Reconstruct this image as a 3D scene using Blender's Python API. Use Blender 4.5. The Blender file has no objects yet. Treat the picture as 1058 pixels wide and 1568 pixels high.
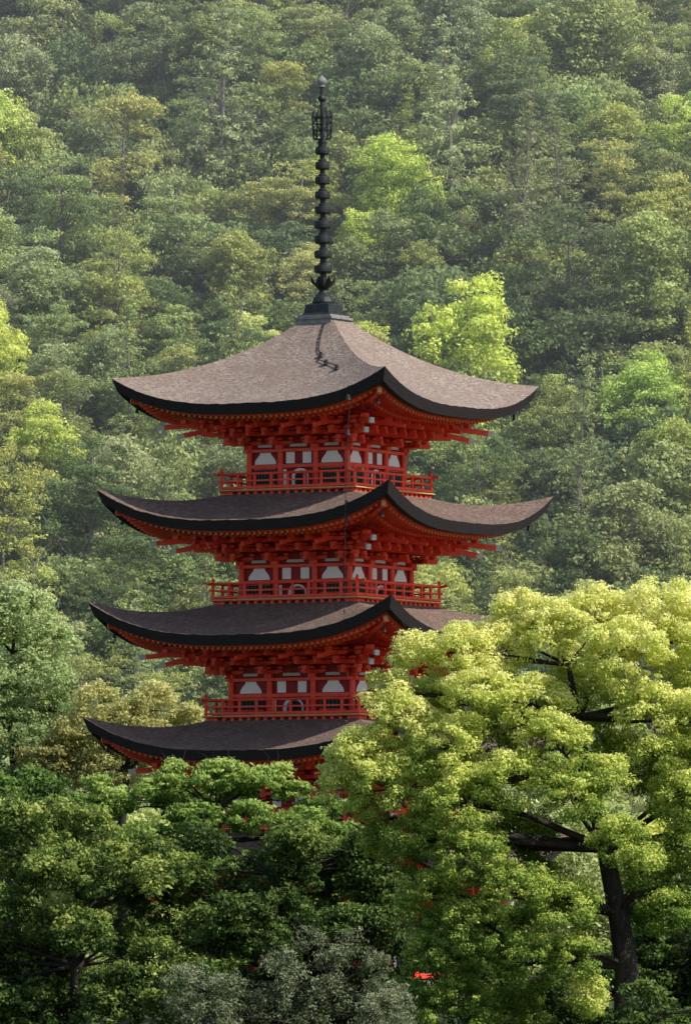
import bpy, math, random
import numpy as np
from mathutils import Vector, Matrix
rng = np.random.default_rng(11)
random.seed(5)
scene = bpy.context.scene
COL = scene.collection

# ------------------------------------------------------------------ materials
def new_mat(name):
    m = bpy.data.materials.new(name); m.use_nodes = True
    nt = m.node_tree; nt.nodes.clear()
    out = nt.nodes.new('ShaderNodeOutputMaterial')
    return m, nt, out

def surf(name, c1, c2, scale=3.0, rough=0.7, bump=0.2, stretch=(1,1,1), detail=6, metallic=0.0, lo=.3, hi=.7, c3=None, c3lo=.42, c3hi=.68, bd=.05, c3s=.9):
    m, nt, out = new_mat(name)
    N = nt.nodes; L = nt.links
    tc = N.new('ShaderNodeTexCoord'); mp = N.new('ShaderNodeMapping'); mp.inputs['Scale'].default_value = stretch
    L.new(tc.outputs['Object'], mp.inputs[0])
    no = N.new('ShaderNodeTexNoise'); no.inputs['Scale'].default_value = scale; no.inputs['Detail'].default_value = detail
    no.inputs['Roughness'].default_value = .65
    L.new(mp.outputs[0], no.inputs['Vector'])
    r = N.new('ShaderNodeValToRGB'); r.color_ramp.elements[0].position = lo; r.color_ramp.elements[1].position = hi
    r.color_ramp.elements[0].color = (*c1, 1); r.color_ramp.elements[1].color = (*c2, 1)
    L.new(no.outputs[0], r.inputs[0])
    col = r.outputs[0]
    if c3:
        n2 = N.new('ShaderNodeTexNoise'); n2.inputs['Scale'].default_value = c3s; n2.inputs['Detail'].default_value = 7
        n2.inputs['Roughness'].default_value=.7
        L.new(tc.outputs['Object'], n2.inputs['Vector'])
        r2 = N.new('ShaderNodeValToRGB'); r2.color_ramp.elements[0].position = c3lo; r2.color_ramp.elements[1].position = c3hi
        L.new(n2.outputs[0], r2.inputs[0])
        mx = N.new('ShaderNodeMixRGB'); L.new(r2.outputs[0], mx.inputs[0]); L.new(col, mx.inputs[1]); mx.inputs[2].default_value = (*c3, 1)
        col = mx.outputs[0]
    b = N.new('ShaderNodeBsdfPrincipled'); b.inputs['Roughness'].default_value = rough; b.inputs['Metallic'].default_value = metallic
    b.inputs['Specular IOR Level'].default_value = .3
    L.new(col, b.inputs['Base Color'])
    if bump:
        bp = N.new('ShaderNodeBump'); bp.inputs['Strength'].default_value = bump; bp.inputs['Distance'].default_value = bd
        L.new(no.outputs[0], bp.inputs['Height']); L.new(bp.outputs[0], b.inputs['Normal'])
    L.new(b.outputs[0], out.inputs[0])
    return m

def leafmat(name, stops, trans=.35, rough=.5, use_obj=False):
    m, nt, out = new_mat(name); N = nt.nodes; L = nt.links
    at = N.new('ShaderNodeAttribute'); at.attribute_name = 'tint'
    r = N.new('ShaderNodeValToRGB'); cr = r.color_ramp
    while len(cr.elements) < len(stops): cr.elements.new(.5)
    for e, (p, c) in zip(cr.elements, stops): e.position = p; e.color = (*c, 1)
    L.new(at.outputs['Fac'], r.inputs[0]); col = r.outputs[0]
    if use_obj:
        oi = N.new('ShaderNodeObjectInfo'); mx = N.new('ShaderNodeMixRGB'); mx.blend_type = 'MULTIPLY'; mx.inputs[0].default_value = 1
        L.new(col, mx.inputs[1]); L.new(oi.outputs['Color'], mx.inputs[2]); col = mx.outputs[0]
    b = N.new('ShaderNodeBsdfPrincipled'); b.inputs['Roughness'].default_value = rough; b.inputs['Specular IOR Level'].default_value = .15
    t = N.new('ShaderNodeBsdfTranslucent'); ms = N.new('ShaderNodeMixShader'); ms.inputs[0].default_value = trans
    L.new(col, b.inputs['Base Color']); L.new(col, t.inputs[0]); L.new(b.outputs[0], ms.inputs[1]); L.new(t.outputs[0], ms.inputs[2])
    L.new(ms.outputs[0], out.inputs[0])
    return m

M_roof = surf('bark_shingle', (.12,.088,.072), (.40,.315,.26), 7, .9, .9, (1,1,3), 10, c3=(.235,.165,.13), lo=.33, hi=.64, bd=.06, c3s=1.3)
M_roof2 = surf('shaded_bark_shingle', (.06,.04,.032), (.28,.19,.15), 7, .9, .9, (1,1,3), 10, c3=(.13,.088,.068), lo=.33, hi=.64, bd=.06, c3s=1.3)  # lower roofs: bark colour darkened, with shade of the eaves above painted in
M_edge = surf('shingle_edge', (.010,.009,.010), (.04,.03,.03), 6, .85, .4, (1,1,14))
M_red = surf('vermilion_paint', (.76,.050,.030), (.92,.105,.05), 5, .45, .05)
M_redd = surf('shaded_vermilion', (.20,.012,.014), (.36,.022,.02), 4, .6, .05)  # same red darkened for backing and recesses, shade behind the brackets painted in
M_yel = surf('ochre_paint', (.50,.30,.09), (.62,.42,.16), 8, .6, .02)
M_white = surf('white_plaster', (.84,.83,.81), (.9,.89,.87), 3, .8, .02)
M_green = surf('green_lattice', (.02,.09,.07), (.05,.16,.12), 9, .6, .05)
M_dark = surf('dark_interior', (.012,.014,.014), (.03,.035,.03), 5, .8, .0)
M_bronze = surf('dark_bronze', (.012,.013,.014), (.045,.05,.05), 9, .5, .15, metallic=.3)
M_cap = surf('weathered_cap', (.16,.15,.15), (.30,.29,.28), 5, .7, .1)
M_cream = surf('cream_end', (.50,.50,.44), (.65,.65,.6), 6, .7, .02)
M_stone = surf('granite_base', (.25,.24,.22), (.4,.39,.36), 6, .8, .2)
PM = [M_roof, M_edge, M_red, M_redd, M_yel, M_white, M_green, M_dark, M_bronze, M_cap, M_cream, M_stone, M_roof2]
ROOF,EDGE,RED,REDD,YEL,WHITE,GREEN,DARK,BRONZE,CAP,CREAM,STONE,ROOF2 = range(13)

# ------------------------------------------------------------------ mesh builder
class MB:
    def __init__(s): s.v=[]; s.f=[]; s.m=[]
    def add(s, vs, fs, mi):
        o=len(s.v); s.v.extend([tuple(p) for p in vs]); s.f.extend([tuple(i+o for i in f) for f in fs]); s.m.extend([mi]*len(fs))
    def box(s,x0,x1,y0,y1,z0,z1,mi):
        s.add([(x0,y0,z0),(x1,y0,z0),(x1,y1,z0),(x0,y1,z0),(x0,y0,z1),(x1,y0,z1),(x1,y1,z1),(x0,y1,z1)],
              [(0,3,2,1),(4,5,6,7),(0,1,5,4),(1,2,6,5),(2,3,7,6),(3,0,4,7)],mi)
    def beam(s,p,q,w,h,mi,endmi=None,wq=None):
        p=Vector(p);q=Vector(q);d=(q-p).normalized(); side=d.cross(Vector((0,0,1))).normalized(); up=side.cross(d).normalized()
        vs=[]
        for c,k in ((p,1),(q,(wq or w)/w)):
            for a,b in ((-1,-1),(1,-1),(1,1),(-1,1)):
                vs.append(c+side*a*w/2*k+up*b*h/2*k)
        s.add(vs,[(0,1,2,3),(0,4,5,1),(1,5,6,2),(2,6,7,3),(3,7,4,0)],mi)
        s.add(vs[4:],[(3,2,1,0)],mi if endmi is None else endmi)
    def rot4(s,o):
        for k in range(4):
            c,sn=[(1,0),(0,1),(-1,0),(0,-1)][k]
            n=len(s.v)
            s.v.extend([(x*c-y*sn,x*sn+y*c,z) for x,y,z in o.v]); s.f.extend([tuple(i+n for i in f) for f in o.f]); s.m.extend(o.m)
    def lathe(s,prof,mi,seg=20,cx=0,cy=0):
        vs=[];fs=[]
        for r,z in prof:
            for i in range(seg):
                a=2*math.pi*i/seg; vs.append((cx+r*math.cos(a),cy+r*math.sin(a),z))
        for j in range(len(prof)-1):
            for i in range(seg):
                k=(i+1)%seg; fs.append((j*seg+i,j*seg+k,(j+1)*seg+k,(j+1)*seg+i))
        s.add(vs,fs,mi)
    def tube(s,pts,rad,mi,seg=8):
        vs=[];fs=[]
        pts=[Vector(p) for p in pts]
        for j,p in enumerate(pts):
            d=(pts[min(j+1,len(pts)-1)]-pts[max(j-1,0)]).normalized()
            a=d.cross(Vector((.31,.9,.1))).normalized(); b=d.cross(a)
            for i in range(seg):
                t=2*math.pi*i/seg; vs.append(p+(a*math.cos(t)+b*math.sin(t))*rad[j])
        for j in range(len(pts)-1):
            for i in range(seg):
                k=(i+1)%seg; fs.append((j*seg+i,j*seg+k,(j+1)*seg+k,(j+1)*seg+i))
        s.add(vs,fs,mi)
    def obj(s,name,mats,parent=None,smooth=None):
        me=bpy.data.meshes.new(name); me.from_pydata(s.v,[],s.f)
        for m in mats: me.materials.append(m)
        me.polygons.foreach_set('material_index',s.m)
        if smooth is not None:
            me.polygons.foreach_set('use_smooth',[mm in smooth for mm in s.m])
        me.update(); o=bpy.data.objects.new(name,me); COL.objects.link(o)
        if parent: o.parent=parent
        return o

# ------------------------------------------------------------------ pagoda
pagoda=bpy.data.objects.new('five_storey_pagoda',None); COL.objects.link(pagoda)
pagoda.rotation_euler=(0,0,math.radians(-30)); pagoda.location=(0,0,0)

def roof(nm,a,b,zE,zT,rise,bw,rm):
    P=3.0; q=MB(); NU,NV=64,20
    rr_=random.Random(nm)
    def zr(u,v): return zE+(zT-zE)*(.55*v+.45*v*v)+rise*abs(u)**P*(1-v)**1.5
    def th(u): return .33+.10*abs(u)**4
    ej=[rr_.uniform(-.014,.014) for _ in range(NU+1)]
    vs=[];fs=[]
    for j in range(NV+1):
        v=j/NV; w=a+(b-a)*v
        for i in range(NU+1):
            u=-1+2*i/NU; jit=(rr_.uniform(-.012,.012) if j else ej[i])*(1-abs(u)**8)
            vs.append((u*w,-w,zr(u,v)+jit))
    for j in range(NV):
        for i in range(NU):
            p=j*(NU+1)+i; fs.append((p,p+1,p+NU+2,p+NU+1))
    q.add(vs,fs,rm)
    # thick bark edge + dark soffit strip
    prof=[(0,0.0,1),(.02,-.05,1),(.14,0,0),(.56,0,0)]
    vs=[];fs=[]
    for k,(ins,dz,top) in enumerate(prof):
        for i in range(NU+1):
            u=-1+2*i/NU; w=a-ins
            z=zr(u,0)+dz if top else zr(u,0)-th(u)+(.02-.16*abs(u)**4 if k==3 else 0)
            jit=ej[i]*(1-abs(u)**8) if k==0 else 0
            vs.append((u*w,-w,z+jit))
    for j in range(3):
        for i in range(NU):
            p=j*(NU+1)+i; fs.append((p+NU+1,p+NU+2,p+1,p))
    q.add(vs,fs,EDGE)
    R4=MB(); R4.rot4(q); R4.obj(nm+'_shell',PM,pagoda,smooth=(ROOF,ROOF2))
    # soffit, rafters
    NU=48
    def S(x,d):
        return zE-.33+.03+.10*(d-.3)+ rise*min(1,abs(x/(a-d)))**P*max(0,1-d/(a-bw))**1.2 - .10*min(1,abs(x)/(a-d))**4*max(0,1-d)
    q=MB()
    ds=[.5,.8,1.2,1.8,2.4,a-bw]
    vs=[];fs=[]
    for d in ds:
        for i in range(NU+1):
            u=-1+2*i/NU; x=u*(a-d); vs.append((x,-(a-d),S(x,d)))
    for j in range(len(ds)-1):
        for i in range(NU):
            p=j*(NU+1)+i; fs.append((p+NU+1,p+NU+2,p+1,p))
    q.add(vs,fs,RED)
    def strip(d,wd,o0,o1,mi):
        vs=[];fs=[]
        for i in range(NU+1):
            u=-1+2*i/NU
            for (dd,o) in ((d,o1),(d,o0),(d+wd,o0),(d+wd,o1)):
                x=u*(a-dd); vs.append((x,-(a-dd),S(u*(a-d),d)-o))
        for i in range(NU):
            for c in range(4):
                p=i*4+c; r=i*4+(c+1)%4; fs.append((p,r,r+4,p+4))
        q.add(vs,fs,mi)
    strip(.42,.12,-.04,.085,RED)
    strip(1.32,.14,.10,.20,RED)
    sp=.2; n=int((a-.5)/sp)
    for i in range(-n,n+1):
        x=i*sp
        for (d0,d1,off) in ((.47,1.4,.055),(1.38,a-bw-.1,.155)):
            dm=min(d1,a-abs(x)-.02)
            if dm-d0<.12: continue
            p=(x,-(a-dm),S(x,dm)-off-.055); e=(x,-(a-d0),S(x,d0)-off-.055)
            q.beam(p,e,.065,.10,RED,YEL)
    # hip rafter at +x,-y corner
    pts=[]
    for d in (a-bw,2.0,1.2,.8,.48):
        x=a-d; pts.append(Vector((x,-x,S(x*.999,d)-.18)))
    for k in range(4): q.beam(pts[k],pts[k+1],.18,.24,RED,RED)
    e=pts[-1]; q.beam(e,e+(e-pts[-2]).normalized()*.03,.13,.17,REDD,YEL)
    q.beam(e+Vector((-.12,.12,-.1)),e+Vector((-.12,.121,-.25)),.02,.02,BRONZE)
    q.lathe([(0.0,e.z-.24),(.04,e.z-.26),(.05,e.z-.36),(.07,e.z-.42)],BRONZE,8,e.x-.12,e.y+.12)
    R4=MB(); R4.rot4(q); R4.obj(nm+'_eaves',PM,pagoda)

def storey(nm,wh,zf,ztop,hb):
    """wh wall half, zf floor level, ztop under-eave level"""
    q=MB(); H=ztop-zf; z0=zf+min(H*.62,H-.92)     # column top
    y=-wh
    # wall backing
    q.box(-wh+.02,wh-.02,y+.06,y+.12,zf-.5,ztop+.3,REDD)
    for c in (-wh,-wh*.36,wh*.36): q.tube([(c,y,zf-.02),(c,y,z0)],[.10,.09],RED,10)
    q.box(-wh-.18,wh+.18,y-.075,y+.05,z0-.10,z0-.005,RED)
    zb0=z0-.50
    q.box(-wh,wh,y-.06,y+.05,zb0-.11,zb0,RED)
    q.box(-wh,wh,y-.09,y+.05,zf+.0,zf+.10,RED)
    zz0,zz1=zb0+.02,z0-.105
    def bell(cx,w):
        pts=[(-.5,0),(.5,0),(.47,.3),(.38,.55),(.27,.8),(.25,1),(-.25,1),(-.27,.8),(-.38,.55),(-.47,.3)]
        q.add([(cx+px*w,y+.035,zz0+pz*(zz1-zz0)) for px,pz in pts],[tuple(range(10))],WHITE)
    bw_=wh*.64-.22
    for cx in (-wh*.68,wh*.68): bell(cx,min(.80,bw_*.86))
    for cx in (-wh*.17,wh*.17): q.add([(cx-.16,y+.035,zz0+.01),(cx+.16,y+.035,zz0+.01),(cx+.16,y+.035,zz1),(cx-.16,y+.035,zz1)],[(0,1,2,3)],WHITE)
    for cx in (-wh*.68,wh*.68):
        w=wh*.2; a0,a1=zf+.16,zb0-.15
        q.box(cx-w-.05,cx+w+.05,y-.01,y+.05,a1,a1+.05,RED); q.box(cx-w-.05,cx+w+.05,y-.01,y+.05,a0-.05,a0,RED)
        q.box(cx-w,cx+w,y+.03,y+.055,a0,a1,DARK)
        n=7
        for i in range(n):
            xx=cx-w+.02+(2*w-.04)*i/(n-1); q.box(xx-.022,xx+.022,y-.005,y+.028,a0,a1,GREEN)
    w=wh*.17; a0,a1=zf+.1,zb0-.13
    def arch(cx,w,z0_,z1_,yy,mi):
        pts=[(-w,z0_),(w,z0_)]
        for k in range(9):
            t=math.pi*k/8; pts.append((w*math.cos(t),z1_-w*.8+w*.8*math.sin(t)))
        q.add([(cx+px,yy,pz) for px,pz in pts],[tuple(range(len(pts)))],mi)
    arch(.06,w,a0,a1,y+.02,WHITE); arch(.10,w*.74,a0,a1-.07,y+.012,GREEN); arch(.10,w*.62,a0,a1-.11,y+.004,DARK)
    q.box(-wh*.3,-wh*.3+.1,y+.0,y+.02,a0,a1-.02,WHITE)
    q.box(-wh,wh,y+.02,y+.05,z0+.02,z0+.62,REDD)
    for cx,hw in ((-wh*.68,.2),(0,.24),(wh*.68,.2)):
        q.box(cx-hw*1.2,cx+hw*1.2,y-.502,y-.48,z0+.44,z0+.53,CREAM)
        q.box(cx-hw*1.3,cx+hw*1.3,y+.004,y+.018,z0+.06,z0+.15,CREAM)
    st=.27; ou=.50
    def bracket(cx,k0=0,hwm=1.0):
        if k0==0: q.box(cx-.13,cx+.13,y-.13,y+.05,z0,z0+.12,RED)
        for k in range(k0,3):
            zk=z0+.12+k*st; yo=y-ou*k
            q.box(cx-.055,cx+.055,y-ou*(k+1)-.12,y+.05,zk,zk+.13,RED)
            hw=(.48-.03*k)*hwm
            # boat-shaped cross arm
            q.add([(cx+sx,yo+sy,zk+sz) for sy in (-.055,.055) for sx,sz in ((-hw,.125),(-hw,.07),(-hw*.7,.01),(hw*.7,.01),(hw,.07),(hw,.125))],
                  [(0,1,2,3,4,5),(11,10,9,8,7,6),(0,6,7,1),(1,7,8,2),(2,8,9,3),(3,9,10,4),(4,10,11,5),(5,11,6,0)],RED)
            for dx in (-hw+.06,0,hw-.06):
                q.box(cx+dx-.08,cx+dx+.08,yo-.09,yo+.09,zk+.158,zk+.235,RED)
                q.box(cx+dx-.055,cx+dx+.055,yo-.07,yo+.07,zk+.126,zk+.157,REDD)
            q.box(cx-.09,cx+.09,y-ou*(k+1)-.09,y-ou*(k+1)+.09,zk+.131,zk+.238,RED)
        if k0==0:
            p=Vector((cx,y-.3,z0+.86)); e=Vector((cx,y-ou*3-.60,z0+.58)); q.beam(p,e,.10,.13,RED,RED)
    for cx in (-wh,-wh*.36,wh*.36,wh): bracket(cx)
    for cx in (-wh*.68,0,wh*.68): bracket(cx,1,.55)
    for sx in (-1,1):
        for k in (1,2): 
            cx=sx*(wh+ou*k); yo=y-ou*k; zk=z0+.12+k*st
            q.box(cx-.3,cx+.3,yo-.05,yo+.05,zk+.005,zk+.12,RED)
            for dx in (-.22,.22): q.box(cx+dx-.08,cx+dx+.08,yo-.09,yo+.09,zk+.15,zk+.235,RED)
    for k in range(1,4):
        yo=y-ou*k; zk=z0+.12+k*st-.02
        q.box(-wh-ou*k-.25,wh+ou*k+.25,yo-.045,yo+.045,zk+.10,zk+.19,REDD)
    # corner: diagonal arms, projecting tails with pale cut ends
    c=Vector((wh,-wh,0)); dd=Vector((.7071,-.7071,0))
    for k in range(3):
        zk=z0+.19+k*st; q.beam(c+Vector((0,0,zk)),c+dd*(ou*1.41*(k+1)+.15)+Vector((0,0,zk)),.14,.13,RED)
        q.box(wh+ou*(k+1)-.1,wh+ou*(k+1)+.1,-wh-ou*(k+1)-.1,-wh-ou*(k+1)+.1,zk+.07,zk+.19,RED)
    for k,(l,z1) in enumerate(((2.35,.38),(3.0,.64))):
        p=c+dd*.5+Vector((0,0,z0+.76+.14*k)); e=c+dd*l+Vector((0,0,z0+z1)); q.beam(p,e,.13,.16,RED,CREAM)
        d=(e-p).normalized(); q.beam(e-d*.2,e+d*.004,.136,.166,CREAM,CREAM)
    if hb:
        q.box(-hb-.06,hb+.06,-hb-.06,-wh+.1,zf-.10,zf-.02,RED)
        q.box(-hb-.10,hb+.10,-hb-.105,-hb-.062,zf-.07,zf-.035,YEL)
        n=int(hb*2/.3)
        for i in range(n+1):
            xx=-hb+.06+(2*hb-.12)*i/n; q.box(xx-.05,xx+.05,-hb-.02,-hb+.4,zf-.2,zf-.102,RED)
        q.box(-hb+.12,hb-.12,-hb+.12,-hb+.2,zf-.6,zf-.1,REDD)
        n=max(5,int(round(hb*2/.62)))
        yy=-hb
        for i in range(n+1):
            xx=-hb+2*hb*i/n; q.box(xx-.035,xx+.035,yy-.035,yy+.035,zf-.02,zf+.44,RED)
        q.box(-hb-.03,hb+.03,yy-.045,yy+.045,zf+.0,zf+.07,RED)
        q.box(-hb-.12,hb+.12,yy-.028,yy+.028,zf+.22,zf+.27,RED)
        q.tube([(-hb-.3,yy,zf+.50),(-hb-.15,yy,zf+.465),(hb+.15,yy,zf+.466),(hb+.3,yy,zf+.50)],[.042]*4,RED,8)
        q.box(-hb-.305,-hb-.298,yy-.04,yy+.04,zf+.46,zf+.54,YEL); q.box(hb+.298,hb+.305,yy-.04,yy+.04,zf+.46,zf+.54,YEL)
        q.lathe([(.055,zf-.02),(.055,zf+.50),(.04,zf+.52),(.06,zf+.57),(.05,zf+.62),(0,zf+.67)],RED,8,hb,yy)
    else:
        q.box(-wh-1.3,wh+1.3,-wh-1.3,0,zf-.5,zf-.05,STONE)
        q.box(-wh-1.9,wh+1.9,-wh-1.9,0,zf-.9,zf-.4,STONE)
    R4=MB(); R4.rot4(q); R4.obj(nm,PM,pagoda)

#         a     bw    E_top   floor  hb
T=[(5.85,2.70, 2.60,-1.0, None, 1.15),
   (5.66,2.45, 6.15, 3.80,2.98, 1.15),
   (5.52,2.22, 9.77, 7.36,2.80, 1.14),
   (5.34,1.98,13.38,11.06,2.64, 1.12),
   (5.00,1.80,17.07,14.55,2.44, .97)]
names=['first','second','third','fourth','fifth']
for i,(a,bw,E,zf,hb,rs_) in enumerate(T):
    if i<4: b=T[i+1][4]-.1; zT=T[i+1][3]-.14
    else: b=.60; zT=19.95
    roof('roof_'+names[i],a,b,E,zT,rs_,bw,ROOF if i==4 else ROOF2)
    storey('storey_'+names[i],bw,zf,E-.33,hb)
# finial (sorin)
f=MB()
f.box(-.64,.64,-.64,.64,19.86,20.02,CAP); f.box(-.70,.70,-.70,.70,20.02,20.09,CAP); f.box(-.60,.60,-.60,.60,20.09,20.16,CAP)
vs=[(s*h,t*h,z) for h,z in ((.56,20.16),(.46,20.24),(.42,20.50),(.30,20.56)) for s,t in ((-1,-1),(1,-1),(1,1),(-1,1))]
f.add(vs,[(j*4+i,j*4+(i+1)%4,j*4+4+(i+1)%4,j*4+4+i) for j in range(3) for i in range(4)],BRONZE)
f.lathe([(.33,20.5),(.36,20.6),(.30,20.75),(.16,20.9),(.12,21.0),(.2,21.04),(.1,21.1)],BRONZE,20)
for k in range(8):
    a=k*math.pi/4+.2; ca,sa=math.cos(a),math.sin(a)
    f.add([(ca*.12-sa*.09,sa*.12+ca*.09,21.0),(ca*.12+sa*.09,sa*.12-ca*.09,21.0),(ca*.36+sa*.11,sa*.36-ca*.11,21.22),(ca*.42,sa*.42,21.42),(ca*.36-sa*.11,sa*.36+ca*.11,21.22)],[(0,1,2,3,4)],BRONZE)
f.tube([(0,0,20.9),(0,0,24),(0,0,27.7)],[.11,.09,.06],BRONZE,10)
for k in range(9):
    z=21.66+k*.475; r=.285-.0085*k; h=.12
    f.lathe([(.08,z-h),(r*.9,z-h),(r,z-h*.7),(r+.006,z),(r,z+h*.8),(r-.02,z+h),(.08,z+h)],BRONZE,24)
    f.lathe([(.10,z+h),(.14,z+h+.02),(.14,z+h+.07),(.10,z+h+.09)],BRONZE,16)
for k in range(4):
    a=k*math.pi/2+math.radians(35); ca,sa=math.cos(a),math.sin(a)
    def pl(pts):
        for off in (-.012,.012):
            f.add([(ca*x-sa*off,sa*x+ca*off,z) for x,z in pts],[tuple(range(len(pts)))],BRONZE)
    def bar(x0,z0_,x1,z1_,w=.03):
        w*=1.5
        d=math.hypot(x1-x0,z1_-z0_); nx_,nz_=-(z1_-z0_)/d*w/2,(x1-x0)/d*w/2
        pl([(x0+nx_,z0_+nz_),(x1+nx_,z1_+nz_),(x1-nx_,z1_-nz_),(x0-nx_,z0_-nz_)])
    bar(.05,25.82,.27,25.86,.05); bar(.27,25.84,.31,26.6,.045); bar(.31,26.58,.24,26.78,.04); bar(.05,26.52,.30,26.56,.045)
    bar(.16,25.86,.17,26.54,.035); bar(.05,26.1,.29,26.14,.03); bar(.05,26.32,.30,26.34,.03)
    bar(.17,25.9,.28,26.12); bar(.07,26.12,.16,26.32); bar(.18,26.52,.28,26.34); bar(.16,26.54,.12,26.78,.035)
f.lathe([(.05,25.6),(.13,25.65),(.15,25.75),(.05,25.85)],BRONZE,14)
f.lathe([(.04,27.0)]+[(.13*math.sin(t),27.15-.13*math.cos(t)) for t in np.linspace(.3,2.8,8)]+[(.04,27.32)],BRONZE,14)
f.lathe([(.04,27.5),(.1,27.52)]+[(.16*math.sin(t),27.70-.15*math.cos(t)) for t in np.linspace(.7,2.6,8)]+[(0,27.92)],CAP,14)
fo=f.obj('finial',PM,pagoda)
fo.rotation_euler=(math.radians(.1),math.radians(-.45),0); fo.location=(.06,.0,0)
cb=MB()
def chain(pts,n,r,mi):
    pts=[Vector(p) for p in pts]
    for i in range(len(pts)-1):
        for k in range(n):
            p=pts[i].lerp(pts[i+1],k/n); q_=pts[i].lerp(pts[i+1],(k+.8)/n); cb.beam(p,q_,r,r,mi)
def rz(x,y):
    w=max(abs(x),abs(y)); v=(5-w)/4.4; u=min(abs(x),abs(y))/w; return 17.07+2.88*(.55*v+.45*v*v)+.97*u**3*(1-v)**1.5+.07
cp=[(.35,-.75),(.55,-1.4),(.8,-1.9),(1.05,-2.15),(1.1,-2.4),(1.5,-2.6),(1.95,-2.85),(2.15,-3.05)]
chain([(x,y,rz(x,y)) for x,y in cp],4,.03,BRONZE)
for x,y in cp[3::2]: cb.lathe([(0,rz(x,y)+.1),(.06,rz(x,y)+.07),(.07,rz(x,y)-.03),(.09,rz(x,y)-.08)],BRONZE,8,x,y-.03)
chain([(3.78,-4.99,17.3),(3.78,-5.2,16.2),(3.78,-5.35,13.9),(3.78,-5.42,10.3)],18,.022,BRONZE)
for z in (17.1,16.0,13.8,13.3,10.1): cb.lathe([(0,z+.1),(.05,z+.08),(.07,z-.03),(.09,z-.08)],BRONZE,8,3.78,-5.2-.02*(17-z))
cb.obj('chains_and_bells',PM,pagoda)

# ------------------------------------------------------------------ terrain
def sm(t): t=np.clip(t,0,1); return t*t*(3-2*t)
def height(x,y):
    x=np.asarray(x,float); y=np.asarray(y,float)
    z=-3.5+1.6*sm((y+20)/9)
    t=np.clip(y-90,0,None)
    z=z+.5*(np.sqrt(t*t+64)-8)*1.0
    z=z+sm((y-95)/60)*(3.0*np.sin(x*.055+1.0)*np.cos(y*.03)+1.8*np.sin(x*.13+y*.07))
    return z
nx,ny=160,200
xs=np.linspace(-900,900,nx); ys=np.concatenate([np.linspace(-900,-60,20),np.linspace(-50,400,150),np.linspace(415,900,30)])
X,Y=np.meshgrid(xs,ys); Z=height(X,Y)
V=np.stack([X,Y,Z],-1).reshape(-1,3)
F=[(j*nx+i,j*nx+i+1,(j+1)*nx+i+1,(j+1)*nx+i) for j in range(len(ys)-1) for i in range(nx-1)]
me=bpy.data.meshes.new('ground'); me.from_pydata(V.tolist(),[],F)
me.materials.append(surf('forest_floor',(.02,.028,.012),(.06,.085,.03),.9,.95,.5))
me.polygons.foreach_set('use_smooth',[True]*len(F))
g=bpy.data.objects.new('ground',me); COL.objects.link(g)

# ------------------------------------------------------------------ foliage tools
def unit(n):
    v=rng.normal(size=(n,3)); return v/np.linalg.norm(v,axis=1,keepdims=True)
def norm(v): return v/(np.linalg.norm(v,axis=1,keepdims=True)+1e-9)

def clumps_to_leaves(C,R,dens,L,W,flat=.8,up=.25,tint=None,inner=.12,lay=.6,soft=.55,stray=.12):
    cnt=np.maximum(6,(dens*R*R).astype(int)); idx=np.repeat(np.arange(len(C)),cnt); n=len(idx)
    d=unit(n); d[:,2]+=up; d=norm(d)
    rad=1-.4*rng.random(n)**1.5; m=rng.random(n)<inner; rad[m]*=rng.random(m.sum())
    ph=C[idx]*3.1; rad*=1+.22*np.sin(d[:,0]*5+ph[:,0])*np.cos(d[:,1]*6+ph[:,1])+.15*np.sin(d[:,2]*9+ph[:,2])
    m=rng.random(n)<stray; rad[m]*=1.1+.35*rng.random(m.sum())
    P=C[idx]+d*(rad*R[idx])[:,None]*np.array([1,1,flat])
    Nn=norm(d*soft+unit(n)*.75+np.array([0,0,.45*lay]))
    tb=(tint[idx] if tint is not None else .5)
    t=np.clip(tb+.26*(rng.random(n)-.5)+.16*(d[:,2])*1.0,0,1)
    s=.65+.7*rng.random(n)
    return P,Nn,L*s,W*s,t

def quads(P,Nn,L,W):
    n=len(P); a=norm(np.cross(Nn,unit(n))); b=np.cross(Nn,a)
    L=L[:,None]/2; W=W[:,None]/2
    V=np.stack([P-a*L,P-b*W+a*L*.1-Nn*W*.3,P+a*L,P+b*W+a*L*.1-Nn*W*.3],1)
    return V.reshape(-1,3)

def tree_mesh(name,leafsets,wood,mats):
    Vl=[quads(*s[:4]) for s in leafsets]; tl=[np.repeat(s[4],4) for s in leafsets]
    nv=sum(len(v) for v in Vl); wv=np.array(wood.v).reshape(-1,3) if wood.v else np.zeros((0,3))
    Vall=np.concatenate(Vl+[wv]); nq=nv//4
    wf=np.array(wood.f,dtype=np.int64).reshape(-1,4)+nv if wood.f else np.zeros((0,4),int)
    Fi=np.concatenate([np.arange(nv).reshape(-1,4),wf]).astype(np.int32)
    me=bpy.data.meshes.new(name); me.vertices.add(len(Vall)); me.vertices.foreach_set('co',Vall.astype(np.float32).ravel())
    me.loops.add(Fi.size); me.loops.foreach_set('vertex_index',Fi.ravel())
    me.polygons.add(len(Fi)); me.polygons.foreach_set('loop_start',np.arange(0,Fi.size,4,dtype=np.int32))
    mi=np.zeros(len(Fi),np.int32); mi[nq:]=1
    for m in mats: me.materials.append(m)
    me.polygons.foreach_set('material_index',mi)
    me.update(calc_edges=True)
    at=me.attributes.new('tint','FLOAT','POINT'); at.data.foreach_set('value',np.concatenate(tl+[np.zeros(len(wv))]).astype(np.float32))
    return me

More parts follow.
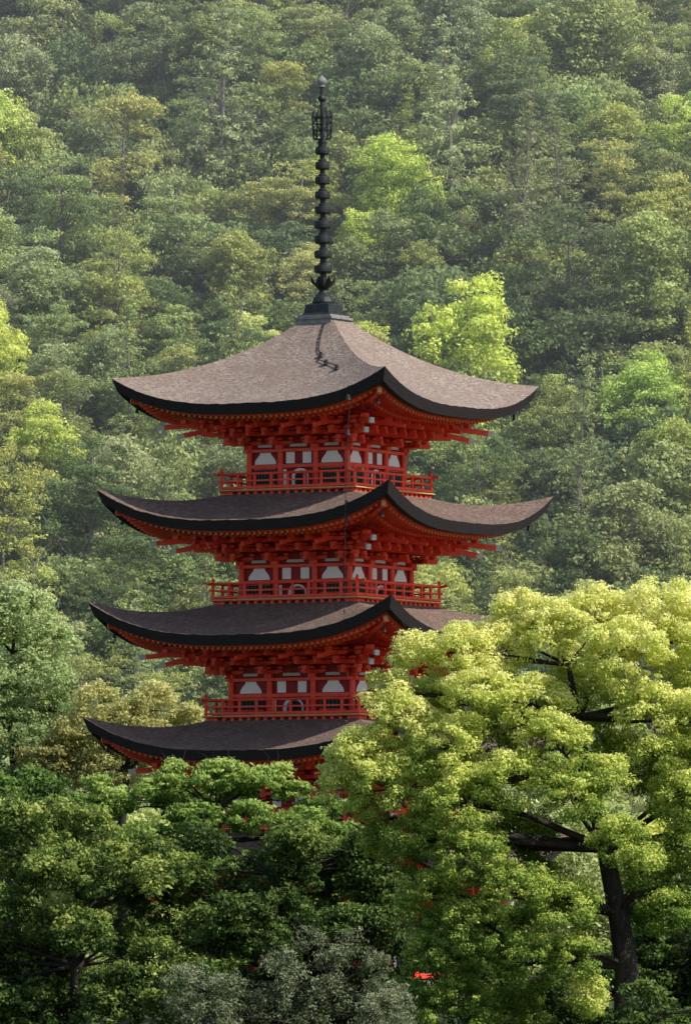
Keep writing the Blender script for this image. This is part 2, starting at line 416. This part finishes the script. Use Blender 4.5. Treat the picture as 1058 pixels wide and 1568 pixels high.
def lobe_clumps(lobes,rc,k=1.0,up=.3,flat=.85):
    C=[];R=[];Tn=[]
    for (x,y,z,r,*rest) in lobes:
        tb=rest[0] if rest else .5
        n=max(5,int(k*7*(r/rc)**1.6)); d=unit(n); d[:,2]+=up; d=norm(d)
        rr=r*(.55+.5*rng.random(n)**.6)
        C.append(np.array([x,y,z])+d*rr[:,None]*np.array([1,1,flat])); R.append(rc*(.5+1.0*rng.random(n)**1.3))
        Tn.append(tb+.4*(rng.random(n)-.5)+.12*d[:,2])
    return np.concatenate(C),np.concatenate(R),np.concatenate(Tn)

M_bark=surf('tree_bark',(.012,.010,.008),(.045,.036,.028),6,.9,.6,(1,1,.3))
M_barkg=surf('grey_bark',(.12,.105,.09),(.27,.245,.21),6,.9,.4,(1,1,.3))

def limbs(w,base,trunk_pts,trunk_r,targets,r0=.12,twigs=None):
    w.tube(trunk_pts,trunk_r,0,10)
    tp=[Vector(p) for p in trunk_pts]
    for t in targets:
        t=Vector(t); j=min(range(1,len(tp)),key=lambda i:(tp[i]-t).length+ (0 if tp[i].z<t.z+.3 else 3)); s=tp[j]
        if t.z<s.z-.6: continue
        mid=s.lerp(t,.5)+Vector((random.uniform(-.3,.3),random.uniform(-.3,.3),random.uniform(-.1,.35)))*min(1,(t-s).length*.4)
        l=(t-s).length; r=min(trunk_r[j]*.7,r0*(.6+.14*l))
        w.tube([s,s.lerp(mid,.55),mid,mid.lerp(t,.5)+Vector((0,0,.05)),t],[r,r*.8,r*.6,r*.42,r*.2],0,6)
        for k in range(4):
            e=t+Vector((random.uniform(-1,1),random.uniform(-1,1),random.uniform(-.2,1)))*.9
            w.tube([mid.lerp(t,random.uniform(.3,.9)),e.lerp(t,.4),e],[r*.3,r*.2,r*.08],0,5)

# ------------------------------------------------------------------ hillside tree kinds (shared meshes)
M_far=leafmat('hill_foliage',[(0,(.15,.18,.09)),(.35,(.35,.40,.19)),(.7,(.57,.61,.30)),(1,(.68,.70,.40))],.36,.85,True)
kinds={'round':[],'cone':[],'pine':[],'shrub':[]}
def wood_basic(h,r,tg):
    w=MB(); random.seed(len(tg)*7+int(h*10))
    pts=[(0,0,-1.5),(.1,0,h*.25),(-.1,.1,h*.5),(.05,0,h*.75),(0,0,h*.95)]
    limbs(w,None,pts,[r,r*.8,r*.6,r*.4,r*.12],tg,.07); return w
for k in range(7):
    lo=[]; n=15+k
    for i in range(n):
        a=rng.random()*6.28; rr=(1-rng.random()**2)*2.1; z=.8+rng.random()*5.6; rr*=1-abs(z-3.2)/6
        lo.append((rr*math.cos(a),rr*math.sin(a),z,.8+.7*rng.random(),.35+.3*rng.random()))
    lo.append((0,0,6.4,1.1,.6)); lo.append((0,0,3.5,1.6,.4))
    C,R,Tn=lobe_clumps(lo,.40,.9,.35)
    ls=clumps_to_leaves(C,R,190,.18,.11,.6,.2,Tn,.1,soft=1.1,stray=.05)
    kinds['round'].append(tree_mesh(f'round_crown_{k}',[ls],wood_basic(6.3,.13,[l[:3] for l in lo]),[M_far,M_barkg]))
for k in range(5):
    C=[];R=[];Tn=[]; H=9.0+.5*k
    tg=[]
    nb=150
    for b_ in range(nb):
        z=.4+(H-.4)*(b_/nb)**1.05+rng.normal()*.12
        rad=max(.08,(1-(z/H)))**.8*2.5+.08
        a=rng.random()*6.28; L_=rad*(.45+.75*rng.random()); droop=.05+.35*rng.random(); tb=.4+.4*(rng.random()-.5)
        for q_ in np.linspace(.4,1,max(2,int(L_*2.4))):
            rr=L_*q_
            C.append((rr*math.cos(a)+rng.normal()*.10,rr*math.sin(a)+rng.normal()*.10,z-droop*rr+rng.normal()*.09)); R.append((.36-.14*q_)*(.5+.5*min(1,rad))*(.7+.6*rng.random())); Tn.append(tb+.12*q_+.1*rng.normal())
        if b_%6==0: tg.append((L_*.8*math.cos(a),L_*.8*math.sin(a),z-droop*L_))
    C=np.array(C);R=np.array(R);Tn=np.array(Tn)
    ls=clumps_to_leaves(C,R,220,.18,.075,.5,.1,Tn,.15,1.0,soft=.8)
    kinds['cone'].append(tree_mesh(f'cone_crown_{k}',[ls],wood_basic(H-.3,.14,tg),[M_far,M_barkg]))
for k in range(5):
    C=[];R=[];Tn=[];tg=[]
    for j in range(22+k*2):
        z=.8+7.2*rng.random(); a=rng.random()*6.28; rr=(.5+2.2*rng.random())*(1.2-z/9.5)+.2
        cx,cy=rr*math.cos(a),rr*math.sin(a); tg.append((cx,cy,z-.15)); pr=.65+.6*rng.random(); tb=.3+.4*rng.random()
        for i in range(int(12*pr)):
            b=rng.random()*6.28; q_=pr*math.sqrt(rng.random())*1.15
            C.append((cx+q_*math.cos(b),cy+q_*math.sin(b),z+rng.normal()*.12-q_*.22)); R.append(.24+.22*rng.random()); Tn.append(tb+.25*(rng.random()-.5))
    C=np.array(C);R=np.array(R);Tn=np.array(Tn)
    ls=clumps_to_leaves(C,R,230,.18,.085,.5,.15,Tn,.15,1.0,soft=.8)
    kinds['pine'].append(tree_mesh(f'pine_crown_{k}',[ls],wood_basic(8,.14,tg),[M_far,M_barkg]))
for k in range(3):
    lo=[(rng.normal()*1.3,rng.normal()*1.3,.4+2.2*rng.random(),.7+.6*rng.random(),.3+.3*rng.random()) for i in range(12)]
    C,R,Tn=lobe_clumps(lo,.4,.9,.35)
    ls=clumps_to_leaves(C,R,160,.2,.12,.6,.2,Tn,.1)
    kinds['shrub'].append(tree_mesh(f'shrub_crown_{k}',[ls],wood_basic(1.6,.06,[l[:3] for l in lo]),[M_far,M_barkg]))

forest=bpy.data.objects.new('hillside_forest',None); COL.objects.link(forest)
PAL={'yellow':(1.45,1.38,.66),'lime':(1.24,1.27,.66),'light':(1.24,1.22,.88),'mid':(.84,.90,.66),'dark':(.46,.56,.42),'olive':(1.06,1.04,.68),'brown':(1.04,.96,.68),'grey':(.98,1.02,.92),'bright':(1.0,1.18,.60)}
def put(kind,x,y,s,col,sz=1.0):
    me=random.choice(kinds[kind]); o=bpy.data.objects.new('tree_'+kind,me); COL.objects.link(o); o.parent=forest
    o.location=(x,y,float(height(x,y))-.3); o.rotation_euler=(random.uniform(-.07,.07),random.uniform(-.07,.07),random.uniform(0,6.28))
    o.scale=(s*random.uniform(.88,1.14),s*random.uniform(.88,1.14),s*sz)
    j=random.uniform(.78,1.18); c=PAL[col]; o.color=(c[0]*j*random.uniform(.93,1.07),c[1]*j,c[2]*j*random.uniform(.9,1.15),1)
CX,CY,CZ=.6,-250.,-.1
def spot(u,v,hc):
    tx=(u-529)/12000; T_=.0559+(784-v)/12000
    y=30.
    for _ in range(4000):
        d=y-CY; x=CX+tx*d
        if height(x,y)+hc>CZ+T_*d: break
        y+=.1
    return x,y,d
HERO=[(725,545,225,'round','yellow'),(605,290,160,'round','lime'),(620,245,100,'cone','lime'),(945,225,140,'round','lime'),(1030,215,140,'round','lime'),(1000,420,190,'round','light'),
(55,690,150,'round','lime'),(470,425,110,'round','light'),(175,270,200,'pine','brown'),(355,440,170,'round','olive'),(880,440,220,'pine','dark'),
(820,190,170,'pine','dark'),(700,215,170,'cone','grey'),(330,190,190,'cone','grey'),(60,60,170,'round','grey'),(265,530,130,'round','mid'),(545,380,120,'round','lime'),
(930,300,140,'pine','brown'),(1000,620,160,'round','bright'),(1020,720,160,'round','lime'),(90,350,190,'pine','mid'),(860,650,150,'round','olive'),(740,790,170,'pine','dark'),
(240,690,170,'pine','dark'),(130,800,200,'pine','dark'),(880,760,170,'cone','mid'),(960,840,190,'round','mid'),(430,180,140,'pine','olive'),(560,110,150,'round','grey'),
(260,380,180,'pine','mid'),(640,430,120,'round','olive'),(800,330,160,'cone','grey'),(190,930,170,'pine','dark'),(260,850,140,'cone','mid'),(480,60,130,'pine','grey'),(900,60,200,'round','mid'),(220,90,170,'round','grey')]
occ=[]
for u,v,wpx,kd,cl in HERO:
    wm=6.0 if kd!='cone' else 4.8
    x,y,d=spot(u,v,3.8); s=wpx/12000*d/wm
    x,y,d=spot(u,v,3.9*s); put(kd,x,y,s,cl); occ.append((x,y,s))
sp=3.6
cols=['mid']*6+['dark']*4+['olive']*4+['grey']*5+['light']*3+['lime']*3+['bright']
for yy in np.arange(30,238,sp):
    for xx in np.arange(-52,54,sp):
        x=xx+random.uniform(-1.6,1.6); y=yy+random.uniform(-1.6,1.6)
        kd=random.choices(['round','cone','pine'],[.46,.22,.32])[0]
        s=random.uniform(.58,1.12); cl=random.choice(cols)
        if any(abs(x-a)<2.8*s_ and -6.5*s_<(y-b)<2.3 for a,b,s_ in occ): kd='shrub'; s=random.uniform(1.0,1.3); cl=random.choice(['dark','mid'])
        if kd!='round' and cl in('lime','light','bright'): cl='olive'
        put(kd,x,y,s,cl,random.uniform(.8,1.2))
# undergrowth closing the forest floor
for i in range(1300):
    y=random.uniform(88,232); put('shrub',random.uniform(-50,50),y,random.uniform(.6,1.0),random.choice(['dark','mid','mid','olive']))

# ------------------------------------------------------------------ near trees
def near_tree(name,loc,lobes,k,u0,rc,dens,L,W,mat,trunk,trunk_r,kk=1.0,flat=.8,up=.3,cflat=.7,gz=-3.5,inner=.1,r0=.12,bark=None,soft=.7,stray=.09):
    """lobes: (u,v,depth,r,tint) with u,v in image pixels, k pixels per metre at the tree, origin at (u0,1568)"""
    lo=[((u-u0)/k,dy,(1568-v)/k,r,t) for u,v,dy,r,t in lobes]
    C,R,Tn=lobe_clumps(lo,rc,kk,up,flat)
    ls=clumps_to_leaves(C,R,dens,L,W,cflat,.2,Tn,inner,soft=soft,stray=stray)
    w=MB(); random.seed(len(name)); tp=[((u-u0)/k,dy,(1568-v)/k) for u,v,dy in trunk]
    x,y=loc[0],loc[1]; tp=[(tp[0][0],tp[0][1],float(height(x,y))-loc[2]-.2)]+tp
    limbs(w,None,tp,[trunk_r[0]*1.25]+list(trunk_r),[l[:3] for l in lo],r0)
    me=tree_mesh(name,[ls],w,[mat,bark or M_bark]); o=bpy.data.objects.new(name,me); COL.objects.link(o); o.location=loc
    return o

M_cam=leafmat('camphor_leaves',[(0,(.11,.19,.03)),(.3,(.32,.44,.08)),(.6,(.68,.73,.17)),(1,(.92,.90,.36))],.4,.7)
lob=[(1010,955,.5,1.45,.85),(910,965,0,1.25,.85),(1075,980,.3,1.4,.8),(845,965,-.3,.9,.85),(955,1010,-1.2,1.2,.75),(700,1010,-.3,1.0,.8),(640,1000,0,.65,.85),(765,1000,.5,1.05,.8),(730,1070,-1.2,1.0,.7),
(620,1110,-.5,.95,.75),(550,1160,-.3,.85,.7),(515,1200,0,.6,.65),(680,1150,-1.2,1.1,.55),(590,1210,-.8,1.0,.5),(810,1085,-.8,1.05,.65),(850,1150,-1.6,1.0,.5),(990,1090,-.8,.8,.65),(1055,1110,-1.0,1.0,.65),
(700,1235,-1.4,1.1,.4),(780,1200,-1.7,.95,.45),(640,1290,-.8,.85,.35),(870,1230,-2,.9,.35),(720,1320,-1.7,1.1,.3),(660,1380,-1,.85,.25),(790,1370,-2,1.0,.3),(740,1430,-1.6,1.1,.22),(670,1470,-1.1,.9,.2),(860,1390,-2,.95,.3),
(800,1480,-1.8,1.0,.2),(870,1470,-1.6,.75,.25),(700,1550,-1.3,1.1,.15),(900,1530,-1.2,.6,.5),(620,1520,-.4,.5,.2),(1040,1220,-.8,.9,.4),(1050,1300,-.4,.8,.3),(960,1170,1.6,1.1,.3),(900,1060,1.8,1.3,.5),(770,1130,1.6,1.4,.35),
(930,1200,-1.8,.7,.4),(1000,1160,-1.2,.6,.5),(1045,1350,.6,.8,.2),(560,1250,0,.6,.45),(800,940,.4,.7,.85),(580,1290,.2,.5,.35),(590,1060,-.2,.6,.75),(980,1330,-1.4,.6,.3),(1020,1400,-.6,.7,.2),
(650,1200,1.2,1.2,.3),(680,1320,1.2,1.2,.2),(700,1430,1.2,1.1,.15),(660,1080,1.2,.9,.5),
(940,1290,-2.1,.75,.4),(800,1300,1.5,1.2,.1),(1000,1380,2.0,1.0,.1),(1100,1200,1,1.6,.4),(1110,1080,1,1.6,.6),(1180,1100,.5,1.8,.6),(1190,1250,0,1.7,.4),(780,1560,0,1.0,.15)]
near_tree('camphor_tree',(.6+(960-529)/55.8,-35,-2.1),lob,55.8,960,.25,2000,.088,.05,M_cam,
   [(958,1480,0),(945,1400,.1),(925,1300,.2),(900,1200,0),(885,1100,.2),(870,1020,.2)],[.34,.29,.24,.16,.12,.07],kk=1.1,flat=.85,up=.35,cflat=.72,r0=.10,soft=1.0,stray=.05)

M_oak=leafmat('evergreen_oak_leaves',[(0,(.03,.06,.015)),(.35,(.09,.15,.035)),(.65,(.20,.28,.06)),(1,(.42,.48,.12))],.3,.5)
def rl(u0,u1,v0,v1,n,r0,r1,t0,t1,dy0,dy1,seed):
    rs=random.Random(seed); return [(rs.uniform(u0,u1),rs.uniform(v0,v1),rs.uniform(dy0,dy1),rs.uniform(r0,r1),rs.uniform(t0,t1)) for _ in range(n)]
near_tree('evergreen_oak_tree',(.6+(120-529)/53.3,-25,-2.2),
   rl(-60,260,1330,1570,26,.5,1.0,.2,.65,-1.8,1.5,1)+rl(0,250,1250,1350,10,.5,.9,.4,.8,-.8,1.2,2)+rl(-150,-20,1280,1560,8,.8,1.2,.2,.5,-1,1,3)+rl(-80,300,1500,1640,16,.8,1,.1,.5,-1.5,.5,31),
   53.3,120,.28,1000,.13,.07,M_oak,[(120,1480,0),(130,1400,0),(110,1330,0)],[.2,.16,.1],kk=.75,r0=.06)
near_tree('evergreen_oak_tree.001',(.6+(430-529)/53.3,-24,-2.2),
   rl(270,600,1290,1450,26,.6,.95,.15,.5,-1.2,1.4,5)+rl(230,620,1420,1600,20,.6,.9,.1,.45,0,1.5,6)+rl(310,450,1380,1500,7,.6,.8,.2,.5,-1.8,-.8,61)+[(440,1300,.5,.7,.4),(560,1300,.4,.7,.3),(480,1350,.9,.9,.2),(600,1440,0,.8,.2),(590,1520,-.2,.8,.2),(240,1380,.8,.8,.3)],
   53.3,430,.28,1000,.13,.07,M_oak,[(430,1500,0),(440,1420,0),(420,1340,0)],[.2,.16,.1],kk=.8,r0=.06)
M_map=leafmat('cherry_leaves',[(0,(.05,.10,.025)),(.4,(.15,.25,.055)),(.7,(.31,.44,.09)),(1,(.52,.62,.18))],.4,.6)
near_tree('cherry_tree',(.6+(330-529)/51.5,-17,-2.3),
   [(250,1205,0,.7,.7),(330,1190,-.3,.7,.7),(400,1195,0,.65,.75),(180,1225,.2,.65,.65),(450,1215,.2,.6,.6),(300,1260,-.6,.9,.5),(220,1285,-.3,.8,.5),(390,1255,-.8,.8,.55),(470,1265,-.5,.8,.5),(530,1290,0,.8,.4),(350,1180,.2,.45,.8),
   (140,1250,.3,.6,.55),(300,1330,-.8,1.0,.35),(430,1330,-.6,.9,.4),(560,1340,.2,.7,.35),(500,1240,.6,.6,.5),(430,1180,.2,.35,.8),(265,1175,.2,.35,.8),(150,1200,.2,.4,.7),(360,1215,.9,.8,.4),(280,1230,.9,.8,.4)],
   51.5,330,.22,850,.15,.07,M_map,[(330,1480,0),(320,1380,0),(335,1290,0),(330,1240,0)],[.2,.16,.12,.06],kk=.95,flat=.6,cflat=.5,r0=.07)
near_tree('cherry_tree.001',(.6+(20-529)/50.4,-12,-2.4),
   rl(-60,140,1190,1330,14,.6,.9,.15,.5,-1,1,9),50.4,20,.26,850,.15,.08,M_map,[(20,1480,0),(30,1380,0),(20,1290,0)],[.2,.15,.1],kk=.9,r0=.07)
M_gry=leafmat('silvery_leaves',[(0,(.06,.08,.035)),(.5,(.17,.20,.10)),(1,(.34,.37,.21))],.3,.8)
near_tree('silverberry_bush',(.6+(470-529)/57.1,-40,-2.1),
   rl(290,620,1510,1620,24,.5,.8,.3,.7,-.8,.8,12)+[(430,1475,0,.5,.6),(510,1465,0,.5,.6),(570,1480,0,.5,.5),(350,1510,0,.5,.5),(540,1440,.2,.4,.5),(470,1440,.2,.4,.5)],
   57.1,470,.20,900,.10,.04,M_gry,[(470,1570,0),(480,1540,0)],[.12,.08],kk=.8,r0=.05,inner=.3)
near_tree('evergreen_shrub',(.6+(980-529)/53.3,-25,-2.2),
   rl(640,1120,1480,1640,34,.6,1.0,.05,.45,-1.0,1.5,21)+rl(980,1120,1400,1480,6,.6,.9,.1,.4,0,1.5,22),
   53.3,980,.28,900,.14,.075,M_oak,[(980,1570,0),(985,1530,0)],[.2,.14],kk=.8,r0=.05)
near_tree('evergreen_shrub.001',(.6+(1000-529)/57.8,-42,-2.1),
   rl(930,1120,1530,1640,14,.5,.8,.05,.4,-.6,.6,23),
   57.8,1000,.25,1000,.12,.065,M_oak,[(1000,1570,0),(1005,1550,0)],[.12,.09],kk=.8,r0=.05)
M_pale=leafmat('willow_leaves',[(0,(.17,.24,.08)),(.5,(.38,.48,.19)),(1,(.62,.70,.34))],.4,.7)
near_tree('zelkova_tree',(.6+(20-529)/44.1,22,-2.67),
   [(30,950,0,1.2,.7),(-30,960,0,1.3,.6),(80,980,.2,.8,.7),(60,1040,-.5,1.2,.5),(-20,1060,-.5,1.4,.5),(90,1090,0,.9,.4),(30,1130,-.6,1.3,.35),(-60,1150,0,1.3,.4),(60,1200,0,1.3,.3),(40,920,0,.7,.8)],
   44.1,20,.30,950,.13,.07,M_pale,[(20,1400,0),(30,1250,0),(20,1100,0),(20,1000,0)],[.3,.25,.16,.08],kk=1.0)
M_ol=leafmat('olive_young_leaves',[(0,(.20,.19,.06)),(.5,(.50,.48,.17)),(1,(.74,.71,.30))],.4,.7)
near_tree('young_oak_tree',(.6+(190-529)/45.5,14,-2.6),
   [(150,1075,0,.75,.7),(230,1070,0,.75,.8),(285,1095,.1,.5,.7),(190,1110,-.4,.9,.5),(120,1120,0,.8,.5),(90,1150,0,.7,.3),(240,1140,0,1,.4),(160,1180,0,1.1,.3),(70,1170,0,.9,.2)],
   45.5,190,.26,900,.13,.07,M_ol,[(190,1400,0),(185,1280,0),(195,1180,0),(200,1100,0)],[.2,.16,.1,.05],kk=1.0)

# ------------------------------------------------------------------ haze on the hillside
hm,nt,out=new_mat('mountain_haze'); vs_=nt.nodes.new('ShaderNodeVolumeScatter'); vs_.inputs['Color'].default_value=(.88,.93,1,1); vs_.inputs['Density'].default_value=.0010
nt.links.new(vs_.outputs[0],out.inputs['Volume'])
hz=MB(); hz.box(-220,220,80,420,-10,170,0); hz.obj('mountain_haze',[hm])

# ------------------------------------------------------------------ light, sky, camera
sd=Vector((.63,-.33,.70)).normalized()
sun=bpy.data.lights.new('sun','SUN'); sun.energy=5.0; sun.angle=math.radians(.5); sun.color=(1,.96,.88)
so=bpy.data.objects.new('sun',sun); COL.objects.link(so); so.rotation_euler=sd.to_track_quat('Z','Y').to_euler(); so.location=(100,-40,150)
w=bpy.data.worlds.new('World'); scene.world=w; w.use_nodes=True; nt=w.node_tree
bg=nt.nodes['Background']; sky=nt.nodes.new('ShaderNodeTexSky'); sky.sky_type='NISHITA'; sky.sun_disc=False
sky.sun_elevation=math.asin(sd.z); sky.sun_rotation=math.atan2(sd.x,sd.y); nt.links.new(sky.outputs[0],bg.inputs[0]); bg.inputs[1].default_value=.15
cam=bpy.data.cameras.new('camera'); co=bpy.data.objects.new('camera',cam); COL.objects.link(co); scene.camera=co
cam.sensor_fit='VERTICAL'; cam.sensor_height=24; cam.lens=12/math.tan(math.radians(3.737)); cam.clip_start=1; cam.clip_end=3000
co.location=(CX,CY,CZ); co.rotation_euler=(math.radians(90+3.2),0,0)
scene.view_settings.view_transform='Standard'; scene.view_settings.look='None'; scene.view_settings.exposure=0
